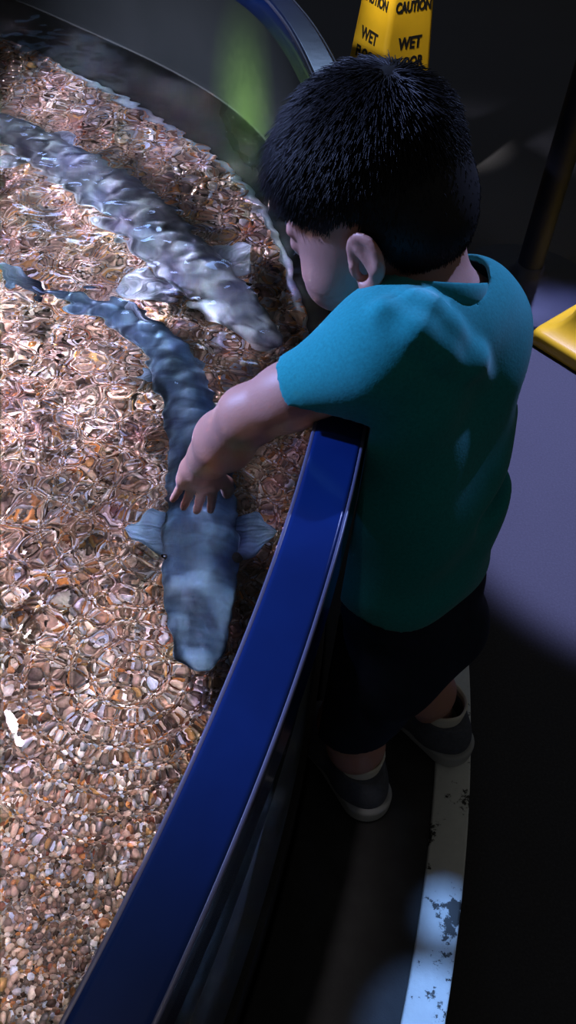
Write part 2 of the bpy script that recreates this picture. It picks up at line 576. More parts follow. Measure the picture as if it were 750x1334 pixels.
HEAD = np.array((0.053, 0.648, 0.848)); HS = 0.88
HL, HF, HU = frame(155, 29)
HA = np.array([HL, HF, HU])
def hp(l, f, u):
    return HEAD + HS * (HL * l + HF * f + HU * u)
def hell(c, r, yaw=0.0):
    A = HA
    if yaw:
        a = math.radians(yaw)
        A = np.array([HL * math.cos(a) + HF * math.sin(a), -HL * math.sin(a) + HF * math.cos(a), HU])
    return ell(hp(*c), A, np.array(r) * HS)

SL, SR = np.array((0.053, 0.543, 0.780)), np.array((0.138, 0.630, 0.766))
NECK = np.array((0.098, 0.597, 0.792))
ELB, WRI = np.array((-0.040, 0.548, 0.706)), np.array((-0.087, 0.613, 0.580))
ELR, WRR = np.array((0.140, 0.706, 0.682)), np.array((0.092, 0.672, 0.750))
PEL = np.array((0.138, 0.530, 0.445))
HIPL, HIPR = np.array((0.112, 0.500, 0.42)), np.array((0.162, 0.562, 0.42))
KNL, KNR = np.array((0.090, 0.503, 0.295)), np.array((0.166, 0.584, 0.30))
ANL, ANR = np.array((0.108, 0.512, 0.178)), np.array((0.212, 0.590, 0.178))

def hand(F, wrist, d, thumb, side, s=1.0, curl=0.15, spread=1.0):
    """five-fingered hand: d = finger direction, thumb = side of the thumb, n = palm normal"""
    d = unit(d); thumb = unit(np.array(thumb) - d * np.dot(thumb, d)); pal = np.cross(d, thumb) * side
    def P(x, y, z):
        return wrist + s * (d * y + thumb * x + pal * z)
    kn = [(0.0160, 0.0365), (0.0056, 0.0385), (-0.0052, 0.0370), (-0.0155, 0.0335)]
    ln = [(0.0215, 0.0145, 0.0105), (0.0235, 0.0155, 0.011), (0.0215, 0.0145, 0.0105), (0.0175, 0.0115, 0.0095)]
    F.add(cap(P(0, -0.006, 0), P(0, 0.012, 0), 0.0160 * s, 0.0165 * s), 0.012)
    for (x, y) in kn:
        F.add(cap(P(x * 0.55, 0.008, 0), P(x, y - 0.006, 0.001), 0.0100 * s, 0.0070 * s), 0.006)
    F.add(cap(P(0.013, 0.012, -0.005), P(0.017, 0.027, -0.006), 0.0110 * s, 0.0085 * s), 0.008)
    F.add(cap(P(-0.012, 0.014, -0.004), P(-0.013, 0.032, -0.003), 0.0090 * s, 0.0075 * s), 0.008)
    for i, ((x, y), L) in enumerate(zip(kn, ln)):
        a = 0.0
        fan = (0.13 - 0.085 * i) * spread
        p = P(x, y - 0.004, 0.001)
        r = (0.0052, 0.0053, 0.0051, 0.0047)[i]
        for j, l in enumerate(L):
            a += curl * (0.6, 1.3, 1.0)[j]
            v = d * math.cos(a) * math.cos(fan) + thumb * math.sin(fan) - pal * math.sin(a)
            q = p + s * l * v
            F.add(cap(p, q, r * s, (r - 0.0004) * s), 0.0015 if j else 0.003)
            p = q; r -= 0.0004
    p = P(0.017, 0.022, -0.005)
    for l, ra, rb, v in ((0.017, 0.0082, 0.0070, (0.75, 0.66, -0.15)), (0.014, 0.0070, 0.0064, (0.30, 0.93, -0.2)), (0.009, 0.0064, 0.0054, (0.12, 0.97, -0.22))):
        v = unit(v)
        q = p + s * l * (d * v[1] + thumb * v[0] + pal * v[2])
        F.add(cap(p, q, ra * s, rb * s), 0.004)
        p = q

def build_body():
    F = Field((-0.15, 0.40, 0.12), (0.32, 0.85, 1.0), 0.0021)
    # trunk (under the clothes), neck
    F.add(cap(PEL, PEL + (0, 0, 0.09), 0.036, 0.036))
    F.add(cap(PEL + (-0.01, 0.01, 0.09), (0.112, 0.575, 0.735), 0.036, 0.038), 0.03)
    F.add(cap(SL * 0.75 + SR * 0.25, SL * 0.25 + SR * 0.75, 0.036, 0.036), 0.05)
    F.add(cap(NECK - (0, 0, 0.02), hp(0, -0.022, -0.060), 0.034, 0.035), 0.025)
    # head: skull, face, cheeks, chin
    g0 = F.lo + np.round((np.array((-0.08, 0.52, 0.70)) - F.lo) / F.h) * F.h
    G = Field(g0, (0.21, 0.79, 1.0), F.h)
    G.add(hell((0, -0.002, 0.028), (0.0710, 0.0820, 0.0880)))
    G.add(hell((0, 0.034, -0.034), (0.0560, 0.0510, 0.0560)), 0.035)
    for sgn in (1, -1):
        G.add(hell((sgn * 0.030, 0.056, -0.048), (0.026, 0.025, 0.026)), 0.02)
    G.add(hell((0, 0.060, -0.082), (0.019, 0.018, 0.014)), 0.018)
    G.add(cap(hp(0, 0.083, 0.012), hp(0, 0.0925, -0.024), 0.0068 * HS, 0.0078 * HS), 0.014)
    G.add(hell((0, 0.0960, -0.031), (0.0088, 0.0085, 0.0072)), 0.006)
    for sgn in (1, -1):
        G.add(hell((sgn * 0.0085, 0.0900, -0.0335), (0.0058, 0.0070, 0.0050)), 0.005)
        G.cut(hell((sgn * 0.029, 0.0905, -0.004), (0.0150, 0.0090, 0.0100)), 0.012)
        # brow and closed-down upper lid
        G.add(cap(hp(sgn * 0.014, 0.0835, 0.0115), hp(sgn * 0.042, 0.0720, 0.0105), 0.0048, 0.004), 0.010)
        G.add(hell((sgn * 0.0285, 0.0735, -0.0050), (0.0145, 0.0120, 0.0105)), 0.004)
    G.cut(cap(hp(-0.015, 0.0815, -0.0585), hp(0.015, 0.0815, -0.0585), 0.0022, 0.0022), 0.004)
    G.add(cap(hp(-0.010, 0.0795, -0.0545), hp(0.010, 0.0795, -0.0545), 0.0040, 0.0040), 0.005)
    G.add(cap(hp(-0.009, 0.0775, -0.0630), hp(0.009, 0.0775, -0.0630), 0.0045, 0.0045), 0.005)
    # ears
    for sgn in (1, -1):
        a = math.radians(8) * sgn
        E0 = hp(sgn * 0.0725, -0.002, -0.021)
        back = -HF * math.cos(a) + HL * sgn * math.sin(abs(a))       # outward rear edge of the ear
        back = unit(back)
        up = unit(HU * 0.97 - HF * 0.18)
        up = unit(up - back * np.dot(up, back))
        nn = np.cross(back, up); nn = nn * np.sign(np.dot(nn, HL * sgn))
        A = np.array([back, up, nn])
        c = E0 + back * 0.010
        G.add(ell(c + up * 0.004, A, (0.0165, 0.0215, 0.0055)), 0.004)
        G.add(ell(c - up * 0.016 - back * 0.005, A, (0.0085, 0.0095, 0.0050)), 0.006)
        G.cut(ell(c + up * 0.006 - back * 0.002 + nn * 0.0060, A, (0.0120, 0.0155, 0.0058)), 0.003)
        G.cut(ell(c - up * 0.004 - back * 0.006 + nn * 0.0035, A, (0.0072, 0.0085, 0.0085)), 0.003)
        G.add(cap(c + up * 0.013 - back * 0.004 + nn * 0.001, c - up * 0.006 + back * 0.004 + nn * 0.0015, 0.0026, 0.003), 0.004)
        G.add(cap(c - up * 0.006 - back * 0.0125 + nn * 0.002, c + up * 0.000 - back * 0.0125 + nn * 0.002, 0.003, 0.003), 0.004)
    # merge head into body
    i0 = np.round((G.lo - F.lo) / F.h).astype(int)
    n = np.minimum(G.n, F.n - i0)
    sl = tuple(slice(i0[k], i0[k] + n[k]) for k in range(3))
    a = F.D[sl]; d = G.D[:n[0], :n[1], :n[2]]
    k = 0.022
    hh = np.maximum(k - np.abs(a - d), 0) / k
    F.D[sl] = np.minimum(a, d) - hh * hh * k * 0.25
    # arms
    F.add(cap(SL, SL * 0.35 + ELB * 0.65, 0.031, 0.0265), 0.03)
    F.add(cap(SL * 0.35 + ELB * 0.65, ELB, 0.0262, 0.0245), 0.012)
    m = ELB * 0.52 + WRI * 0.48
    F.add(cap(ELB, m, 0.0245, 0.0272), 0.010)
    F.add(cap(m, ELB * 0.17 + WRI * 0.83, 0.0272, 0.0225), 0.010)
    F.add(cap(ELB * 0.2 + WRI * 0.8, WRI, 0.0185, 0.0165), 0.003)
    F.add(cap(SR, ELR, 0.030, 0.025), 0.03)
    m = ELR * 0.62 + WRR * 0.38
    F.add(cap(ELR, m, 0.0245, 0.0255), 0.010)
    F.add(cap(m, WRR, 0.025, 0.0175), 0.010)
    # legs
    for H, K, A in ((HIPL, KNL, ANL), (HIPR, KNR, ANR)):
        F.add(cap(H, K, 0.036, 0.033), 0.02)
        c = K * 0.55 + A * 0.45 + np.array((0.006, -0.004, 0))
        F.add(cap(K, c, 0.034, 0.0325), 0.012)
        F.add(cap(c, A, 0.0325, 0.0225), 0.012)
        F.add(cap(A, A - (0, 0, 0.03), 0.022, 0.022), 0.01)
    F.whole(lambda D, X, Y, Z: np.maximum(D, np.where(Z < 0.742, np.where(X > 0.06, RO + 0.008 - np.hypot(X - TCX, Y - TCY), -1), -1)))
    hand(F, WRI, (-0.20, 0.02, -0.97), (0.98, 0.12, -0.18), 1, 1.0, 0.10)
    hand(F, WRR, (-0.97, -0.05, -0.03), (-0.05, -0.99, 0.1), -1, 0.92, 0.08)
    return F
FB = build_body()
V, Fc = FB.mesh()
m, nt, out = new_mat('skin')
n1 = noise(nt, 30, 3)
pbsdf(nt, out, mixc(nt, n1, (0.40, 0.205, 0.165), (0.48, 0.26, 0.21)), 0.5, 0.4, noise(nt, 500, 2), 0.12, 0.001, Subsurface_Weight=0.12, Subsurface_Scale=0.01)
M_SKIN = m
body = own(mesh_np('body', V, Fc, M_SKIN))
M_EYE = plain('eye_white', (0.75, 0.74, 0.72), 0.15, 0.6)
M_IRIS = plain('iris', (0.02, 0.012, 0.008), 0.1, 0.6)
import bmesh
for sgn in (1, -1):
    bm = bmesh.new()
    bmesh.ops.create_uvsphere(bm, u_segments=24, v_segments=16, radius=0.0112)
    me = bpy.data.meshes.new('eye'); bm.to_mesh(me); bm.free()
    for p in me.polygons:
        p.use_smooth = True
        p.material_index = 1 if p.center.z > 0.0092 else 0
    me.materials.append(M_EYE); me.materials.append(M_IRIS)
    o = bpy.data.objects.new('eye', me); COL.objects.link(o)
    c = hp(sgn * 0.0285, 0.0722, -0.0085)
    gaze = unit(HF * 0.85 - HU * 0.5)
    q = Vector(gaze).to_track_quat('Z', 'Y')
    o.rotation_mode = 'QUATERNION'; o.rotation_quaternion = q; o.location = c
    own(o)

M_LASH = plain('dark_lash', (0.006, 0.005, 0.005), 0.6, 0.2)
def tube(name, P, radii, mat, n=8):
    P = np.array(P); K = len(P)
    T = np.gradient(P, axis=0); T /= np.linalg.norm(T, axis=1)[:, None]
    a = np.cross(T, (0.3, 0.2, 0.93)); a /= np.linalg.norm(a, axis=1)[:, None]; b = np.cross(T, a)
    th = np.linspace(0, 2 * np.pi, n, endpoint=False)
    V = P[:, None] + np.array(radii)[:, None, None] * (np.cos(th)[None, :, None] * a[:, None] + np.sin(th)[None, :, None] * b[:, None])
    F = [tuple(f) for f in grid_faces(K, n, False, True)] + [tuple(range(n)), tuple((K - 1) * n + i for i in reversed(range(n)))]
    return mesh_np(name, V.reshape(-1, 3), F, mat)
for sgn in (1, -1):
    own(tube('eyelashes', [hp(sgn * l, f, u) for l, f, u in ((0.016, 0.0838, -0.0125), (0.022, 0.0862, -0.0150), (0.029, 0.0860, -0.0162), (0.036, 0.0830, -0.0150), (0.042, 0.0785, -0.0125))], [0.0006, 0.0013, 0.0017, 0.0015, 0.0006], M_LASH))
    own(tube('eyebrow', [hp(sgn * l, f, u) for l, f, u in ((0.012, 0.0870, 0.0105), (0.022, 0.0862, 0.0135), (0.033, 0.0815, 0.0145), (0.044, 0.0735, 0.0115))], [0.0010, 0.0018, 0.0016, 0.0006], M_LASH))

# ---- t-shirt
def torso_frame():
    s = unit(SL - SR); s[2] = 0; s = unit(s)
    f = np.array((s[1], -s[0], 0.0))
    return s, f
TS, TF = torso_frame()
if TF[0] > 0: TF = -TF
CUFF = SL * 0.44 + ELB * 0.56
AX = unit(ELB - SL)
CUFR = SR * 0.30 + ELR * 0.70
AXR = unit(ELR - SR)
def build_shirt():
    F = Field((-0.06, 0.40, 0.38), (0.30, 0.80, 0.90), 0.0024)
    MID = np.array((0.120, 0.549, 0.630))
    hem = np.array((0.120, 0.532, 0.558))
    for sg in (1, -1):
        F.add(cap(hem + TS * 0.026 * sg, MID + TS * 0.026 * sg, 0.058, 0.053), 0.03)
        F.add(cap(MID + TS * 0.026 * sg, np.array((0.108, 0.572, 0.735)) + TS * 0.034 * sg, 0.054, 0.054), 0.03)
    F.add(cap(SL - TS * 0.012, SR + TS * 0.012, 0.037, 0.038), 0.04)
    F.add(cap(SL * 0.6 + SR * 0.4 + (0, 0, 0.012), SL * 0.4 + SR * 0.6 + (0, 0, 0.012), 0.042, 0.042), 0.04)
    F.add(cap(SL, CUFF + AX * 0.02, 0.037, 0.0300), 0.03)
    F.add(cap(SR, CUFR + AXR * 0.02, 0.042, 0.034), 0.03)
    # folds: ridges over the left shoulder blade and a sag above the waist
    for a, b, r in FOLDS:
        F.add(cap(a, b, r, r * 0.7), 0.014)
    for a, b, r in CREASES:
        F.cut(cap(a, b, r, r * 0.6), 0.014)
    def wob(D, X, Y, Z):
        t = X * TF[0] + Y * TF[1]; u = X * TS[0] + Y * TS[1]
        return D + 0.0016 * np.sin(46 * u + 18 * Z + 1) * np.sin(38 * Z - 20 * t) + 0.0010 * np.sin(90 * Z + 60 * u + 25 * t)
    F.whole(wob)
    F.whole(lambda D, X, Y, Z: np.maximum(D, np.where(Z < 0.748, RO + 0.0036 - np.hypot(X - TCX, Y - TCY), -1)))
    D = F.D
    F.D = np.maximum(D, -(D + 0.0052))
    # openings: hem, cuffs, neck
    def opens(D, X, Y, Z):
        d = (hem[2] - 0.012 + 0.10 * (X - hem[0]) * -1 + 0.004 * np.sin(30 * (X + Y))) - Z
        D = np.maximum(D, d)
        for c, a in ((CUFF, AX), (CUFR, AXR)):
            pd = (X - c[0]) * a[0] + (Y - c[1]) * a[1] + (Z - c[2]) * a[2]
            near = np.sqrt((X - c[0]) ** 2 + (Y - c[1]) ** 2 + (Z - c[2]) ** 2) - 0.06
            D = np.maximum(D, np.minimum(pd, -near))
        return D
    F.whole(opens)
    F.cut(cap(NECK - NAX * 0.02, NECK + NAX * 0.09, 0.041, 0.050))
    return F
NAX = unit(HEAD + (HU * -0.05) - NECK + np.array((0.02, -0.01, 0.03)))
def path(P, r):
    P = [np.array(p) for p in P]
    return [(p, q, r) for p, q in zip(P, P[1:])]
FOLDS = [((0.178, 0.600, 0.690), (0.165, 0.545, 0.672), 0.014)]
FOLDS += path([(0.0749, 0.5496, 0.8296), (0.0875, 0.5455, 0.8259), (0.1060, 0.5420, 0.8121), (0.1290, 0.5440, 0.7857), (0.140, 0.552, 0.765)], 0.0085)
FOLDS += path([(0.0567, 0.5389, 0.827), (0.0804, 0.5270, 0.8199), (0.1020, 0.5285, 0.8010), (0.1200, 0.5340, 0.7843)], 0.0085)
CREASES = [((0.192, 0.590, 0.655), (0.172, 0.510, 0.640), 0.012)]
FS = build_shirt()
V, Fc = FS.mesh()
m, nt, out = new_mat('teal_knit')
n1 = noise(nt, 420, 3); n2 = noise(nt, 60, 3)
c = mixc(nt, n1, (0.006, 0.16, 0.175), (0.016, 0.31, 0.33))
pbsdf(nt, out, c, 0.9, 0.15, n1, 0.14, 0.001, Sheen_Weight=0.15)
M_SHIRT = m
shirt = own(mesh_np('t_shirt', V, Fc, M_SHIRT))
# neckband
a = unit(np.cross(NAX, (0.3, 0.8, 0.1))); b = np.cross(NAX, a)
nu, nv = 72, 14
th = np.linspace(0, 2 * np.pi, nu, endpoint=False); ph = np.linspace(0, 2 * np.pi, nv, endpoint=False)
T, Pp = np.meshgrid(th, ph, indexing='ij')
rr = 0.0445 + 0.0016 * np.sin(3 * T + 1) + 0.0026 * np.cos(Pp)
up = 0.0085 * np.sin(Pp) + 0.0015 * np.sin(2 * T)
cen = NECK + NAX * 0.012
V = cen + rr[..., None] * (np.cos(T)[..., None] * a + np.sin(T)[..., None] * b) + up[..., None] * NAX
col_o = mesh_np('collar', V.reshape(-1, 3), grid_faces(nu, nv, True, True), M_SHIRT)
own(col_o, None)
col_o.parent = shirt
col_o.matrix_parent_inverse = Matrix.Translation(person.location).inverted()
shirt.matrix_parent_inverse = Matrix.Translation(person.location).inverted()
col_o.matrix_parent_inverse = Matrix.Identity(4)

# ---- shorts
def build_shorts():
    F = Field((0.0, 0.38, 0.20), (0.30, 0.72, 0.66), 0.0026)
    F.add(cap(PEL - TS * 0.028 + (-0.010, 0, 0.075), PEL + TS * 0.028 + (-0.010, 0, 0.075), 0.0515, 0.0505), 0.03)
    F.add(cap(PEL - TS * 0.026 + (-0.014, 0, 0.125), PEL + TS * 0.026 + (-0.014, 0, 0.125), 0.0455, 0.0455), 0.02)
    F.add(cap(PEL - TS * 0.028, PEL + TS * 0.028, 0.059, 0.059), 0.03)
    for H, K in ((HIPL, KNL), (HIPR, KNR)):
        F.add(cap(H, K * 1.08 - H * 0.08, 0.056, 0.0465), 0.03)
    def wob(D, X, Y, Z):
        return D + 0.0016 * np.sin(70 * X + 50 * Z) * np.sin(60 * Y - 30 * Z)
    F.whole(wob)
    F.whole(lambda D, X, Y, Z: np.maximum(D, RO + 0.005 - np.hypot(X - TCX, Y - TCY)))
    F.D = np.maximum(F.D, -(F.D + 0.0055))
    def opens(D, X, Y, Z):
        dl = 0.308 + 0.02 * (Y - 0.5) - Z + 0 * X
        dr = 0.400 - Z + 0 * X + 0 * Y
        s = (X - 0.135) * 0.64 + (Y - 0.545) * 0.77
        D = np.maximum(D, np.where(s < 0, dl, dr))
        return np.maximum(D, Z - 0.575)
    F.whole(opens)
    return F
V, Fc = build_shorts().mesh()
M_SHORT = plain('navy_cotton', (0.010, 0.014, 0.030), 0.85, 0.2, nscale=80, namp=0.3, bump_str=0.3, bscale=500)
own(mesh_np('shorts', V, Fc, M_SHORT))

# ---- socks and shoes
M_SOCK = plain('white_knit', (0.62, 0.60, 0.55), 0.9, 0.1, bump_str=0.5, bscale=450)
M_UP = plain('grey_knit', (0.085, 0.092, 0.12), 0.85, 0.2, nscale=260, namp=0.35, bump_str=0.5, bscale=420)
M_SOLE = plain('grey_foam', (0.33, 0.34, 0.36), 0.7, 0.3, nscale=40, namp=0.1)
def build_shoe():
    F = Field((-0.04, -0.06, -0.002), (0.04, 0.10, 0.085), 0.0016)
    F.add(ell((0.002, 0.052, 0.018), I3, (0.0275, 0.036, 0.0235)))
    F.add(ell((0, 0.020, 0.024), I3, (0.0255, 0.046, 0.030)), 0.02)
    F.add(ell((0, -0.022, 0.026), I3, (0.0235, 0.027, 0.033)), 0.02)
    F.add(cap((0, -0.008, 0.03), (0, -0.008, 0.053), 0.0265, 0.0255), 0.012)
    F.add(cap((0, 0.018, 0.050), (0, 0.030, 0.044), 0.012, 0.010), 0.012)
    F.cut(cap((0, -0.007, 0.035), (0, -0.007, 0.10), 0.0205, 0.0225))
    F.whole(lambda D, X, Y, Z: np.maximum(D, np.maximum(0.010 - Z, Z - (0.059 + 0.10 * (Y + 0.0)))))
    return F.mesh()
def build_sole():
    F = Field((-0.045, -0.065, -0.006), (0.045, 0.105, 0.03), 0.0016)
    def fn(D, X, Y, Z):
        def c2(ax, ay, bx, by, ra, rb):
            t = np.clip(((X - ax) * (bx - ax) + (Y - ay) * (by - ay)) / ((bx - ax) ** 2 + (by - ay) ** 2), 0, 1)
            return np.sqrt((X - ax - t * (bx - ax)) ** 2 + (Y - ay - t * (by - ay)) ** 2) - (ra + (rb - ra) * t)
        d = np.minimum(c2(0, -0.028, 0.001, 0.02, 0.0265, 0.0245), c2(0.001, 0.02, 0.003, 0.056, 0.0245, 0.0295))
        zt = 0.0175 + 0.004 * np.clip(-(Y + 0.01) / 0.04, 0, 1) + 0.003 * np.clip((Y - 0.06) / 0.03, 0, 1)
        zb = 0.0 + 0.006 * np.clip((Y - 0.06) / 0.03, 0, 1) ** 2
        dz = np.maximum(Z - zt, zb - Z)
        q = 0.004
        a = np.maximum(d + q, 0); b = np.maximum(dz + q, 0)
        return np.sqrt(a * a + b * b) - q + np.minimum(np.maximum(d + q, dz + q), 0)
    F.whole(fn)
    return F.mesh()
su, so = build_shoe(), build_sole()
nu, nv = 40, 12
th = np.linspace(0, 2 * np.pi, nu, endpoint=False)
prof = [(0.0195, 0.030), (0.0215, 0.045), (0.0238, 0.056), (0.0245, 0.064), (0.0248, 0.071), (0.0242, 0.0745), (0.0225, 0.0745), (0.0215, 0.07)]
SV = np.array([[(r * math.cos(t), r * math.sin(t) - 0.007, z + 0.0012 * math.sin(5 * t)) for (r, z) in prof] for t in th]).reshape(-1, 3)
SF = grid_faces(nu, len(prof), True, False)
for nm, A, toe in (('L', ANL, (-0.60, 0.80)), ('R', ANR, (-0.76, 0.65))):
    ang = math.atan2(toe[1], toe[0]) - math.pi / 2
    M = Matrix.Translation((A[0], A[1], Z_STEP + 0.0042)) @ Matrix.Rotation(ang, 4, 'Z') @ Matrix.Scale(1.2, 4)
    sh = mesh_np('shoe', su[0], su[1], M_UP)
    sh.parent = person; sh.matrix_parent_inverse = Matrix.Translation(person.location).inverted(); sh.matrix_basis = M
    tag(sh, 'grey knit slip-on shoe with pale sole')
    sl_ = mesh_np('sole', so[0], so[1], M_SOLE); sl_.parent = sh
    sk = mesh_np('sock', SV, SF, M_SOCK)
    sk.parent = person; sk.matrix_parent_inverse = Matrix.Translation(person.location).inverted(); sk.matrix_basis = M

# ---- hair: a scalp-hugging mass plus loose strands
HLF = np.array([-0.12, -0.06, -0.046, -0.032, -0.024, -0.014, 0.0, 0.012, 0.020, 0.032, 0.045, 0.060, 0.078, 0.12]) + 0.006
HLU = np.array([-0.062, -0.060, -0.054, -0.030, 0.010, 0.019, 0.019, 0.010, -0.012, -0.006, 0.026, 0.042, 0.052, 0.056])
def head_local(X, Y, Z):
    px, py, pz = (X - HEAD[0]) / HS, (Y - HEAD[1]) / HS, (Z - HEAD[2]) / HS
    return [px * A[0] + py * A[1] + pz * A[2] for A in HA]
def build_hair():
    F = Field(FB.lo + np.round((np.array((-0.09, 0.50, 0.74)) - FB.lo) / 0.0022) * 0.0022, (0.22, 0.80, 1.0), 0.0022)
    F.add(hell((0, -0.004, 0.031), (0.0738, 0.0825, 0.0885)))
    F.add(hell((0, -0.034, -0.012), (0.058, 0.050, 0.050)), 0.02)
    F.add(hell((0, 0.032, 0.052), (0.052, 0.038, 0.033)), 0.03)
    def hl(D, X, Y, Z):
        l, f, u = head_local(X, Y, Z)
        line = np.interp(f, HLF, HLU) + 0.0015 * np.sin(160 * l + 90 * f)
        return np.maximum(D, (line - u) * HS * 0.8)
    F.whole(hl)
    return F
V, Fc = build_hair().mesh()
m, nt, out = new_mat('black_hair')
pbsdf(nt, out, (0.007, 0.0065, 0.008), 0.5, 0.28)
M_HAIR = m
hair = own(mesh_np('hair', V, Fc, M_HAIR))
def build_strands(n=30000):
    me = hair.data
    tri = Fc
    P = V
    A_, B_, C_ = P[tri[:, 0]], P[tri[:, 1]], P[tri[:, 2]]
    N_ = np.cross(B_ - A_, P[tri[:, 3]] - A_)
    area = np.linalg.norm(N_, axis=1); N_ = N_ / np.maximum(area, 1e-12)[:, None]
    l0, f0, u0 = head_local(P[tri[:, 0], 0], P[tri[:, 0], 1], P[tri[:, 0], 2])
    rel = (P[tri].mean(1) - HEAD)
    outw = rel / np.linalg.norm(rel, axis=1)[:, None]
    ok = (N_ * outw).sum(1) > 0.35
    w = np.where(ok, area, 0); w /= w.sum()
    k = RNG.choice(len(tri), n, p=w)
    r1, r2 = RNG.random(n), RNG.random(n)
    root = P[tri[k, 0]] * (1 - r1)[:, None] + P[tri[k, 1]] * (r1 * (1 - r2))[:, None] + P[tri[k, 2]] * (r1 * r2)[:, None]
    nrm = outw[k]
    l, f, u = head_local(root[:, 0], root[:, 1], root[:, 2])
    crown = hp(0.0, -0.045, 0.103)
    comb = root - crown
    comb -= nrm * (comb * nrm).sum(1)[:, None]
    cl = np.linalg.norm(comb, axis=1)
    comb /= np.maximum(cl, 1e-6)[:, None]
    swirl = np.cross(nrm, comb)
    comb = comb + 0.35 * swirl * np.exp(-cl / 0.03)[:, None]
    topness = np.clip((u - 0.03) / 0.05, 0, 1)
    front = np.clip((f - 0.03) / 0.05, 0, 1) * np.clip((u - 0.02) / 0.02, 0, 1)
    L = 0.006 + 0.010 * topness + 0.010 * front
    L *= RNG.uniform(0.6, 1.25, n)
    lift = 0.22 + 0.30 * topness - 0.20 * front + RNG.normal(0, 0.10, n)
    d = comb + nrm * lift[:, None] + RNG.normal(0, 0.16, (n, 3))
    d /= np.linalg.norm(d, axis=1)[:, None]
    K = 5
    pts = np.zeros((n, K, 3)); pts[:, 0] = root - nrm * 0.0015
    for j in range(1, K):
        d = d + np.array((0, 0, -0.16)) + comb * 0.06
        d /= np.linalg.norm(d, axis=1)[:, None]
        pts[:, j] = pts[:, j - 1] + d * (L / (K - 1))[:, None]
    cu = bpy.data.hair_curves.new('hair_strands')
    cu.add_curves([K] * n)
    cu.attributes['position'].data.foreach_set('vector', pts.astype(np.float32).ravel())
    ra = cu.attributes.get('radius') or cu.attributes.new('radius', 'FLOAT', 'POINT')
    ra.data.foreach_set('value', np.tile(np.array([0.00042, 0.0004, 0.00034, 0.00026, 0.00012], np.float32), n))
    cu.materials.append(M_HAIR)
    o = bpy.data.objects.new('hair_strands', cu)
    COL.objects.link(o)
    o.parent = hair
    o.matrix_parent_inverse = Matrix.Identity(4)
    return o
build_strands()
# ------------------------------------------------------------------ the two sturgeons
def vnoise(P, scale, seed):
    r = np.random.default_rng(seed)
    out = np.zeros(len(P))
    for i in range(7):
        k = unit(r.normal(size=3)) * scale * r.uniform(0.6, 1.8)
        out += np.sin(P @ k * 2 * np.pi + r.uniform(0, 6.28))
    return out / 3.2

m, nt, out = new_mat('sturgeon_skin')
at = node(nt, 'ShaderNodeVertexColor', layer_name='Col')
f = noise(nt, 160, 4)
c = mixc(nt, 1.0, at.outputs['Color'], mixc(nt, f, (0.72, 0.72, 0.72), (1.2, 1.2, 1.2)), 'MULTIPLY')
pbsdf(nt, out, c, 0.55, 0.15, f, 0.25, 0.002)
M_FISH = m

def catmull(P, n):
    P = np.array(P, float)
    Q = np.vstack([2 * P[0] - P[1], P, 2 * P[-1] - P[-2]])
    t = np.linspace(0, len(P) - 1, n)
    i = np.minimum(t.astype(int), len(P) - 2); u = (t - i)[:, None]
    p0, p1, p2, p3 = Q[i], Q[i + 1], Q[i + 2], Q[i + 3]
    return 0.5 * (2 * p1 + (p2 - p0) * u + (2 * p0 - 5 * p1 + 4 * p2 - p3) * u ** 2 + (3 * p1 - p0 - 3 * p2 + p3) * u ** 3)

def plate(name, root, tip_dir, chord_dir, length, chord, nrm, mat, c0, c1, sweep=0.3, thick=0.0035, droop=0.0, parent=None, nu=18, nv=22):
    """a fan fin with thickness: u along the length, v along the chord"""
    u = np.linspace(0, 1, nu); v = np.linspace(-1, 1, nv)
    U, W_ = np.meshgrid(u, v, indexing='ij')
    width = chord * (0.55 + 0.55 * np.sin(np.pi * np.clip(U * 0.72 + 0.1, 0, 1))) * np.sqrt(np.clip(1 - U ** 4, 0, 1)) * 0.5
    mid = root + tip_dir * (U * length * (1 - 0.16 * W_ ** 2))[..., None] + chord_dir * (W_ * width + sweep * length * U ** 1.5)[..., None] - nrm * (droop * U ** 2 - 0.0012 * np.sin(W_ * 20))[..., None]
    th = thick * (1 - 0.75 * U) * np.sqrt(np.clip(1 - np.abs(W_) ** 3, 0.02, 1)) * 0.5
    top = mid + nrm * th[..., None]; bot = mid - nrm * th[..., None]
    V = np.concatenate([top.reshape(-1, 3), bot.reshape(-1, 3)])
    F = [tuple(f) for f in grid_faces(nu, nv)]
    n = nu * nv
    F += [tuple(n + q for q in f[::-1]) for f in F]
    ring = [i * nv for i in range(nu)] + [(nu - 1) * nv + j for j in range(1, nv)] + [i * nv + nv - 1 for i in range(nu - 2, -1, -1)] + [j for j in range(nv - 2, 0, -1)]
    for a, b in zip(ring, ring[1:] + ring[:1]):
        F.append((a, b, n + b, n + a)[::-1])
    st = (0.5 + 0.5 * np.sin(W_ * 34)) * 0.25 + 0.75
    g = np.clip(U * 1.4 - 0.2, 0, 1)[..., None]
    C = (np.array(c0) * (1 - g) + np.array(c1) * g) * st[..., None]
    o = mesh_np(name, V, F, mat, colors=np.concatenate([C.reshape(-1, 3)] * 2))
    return o

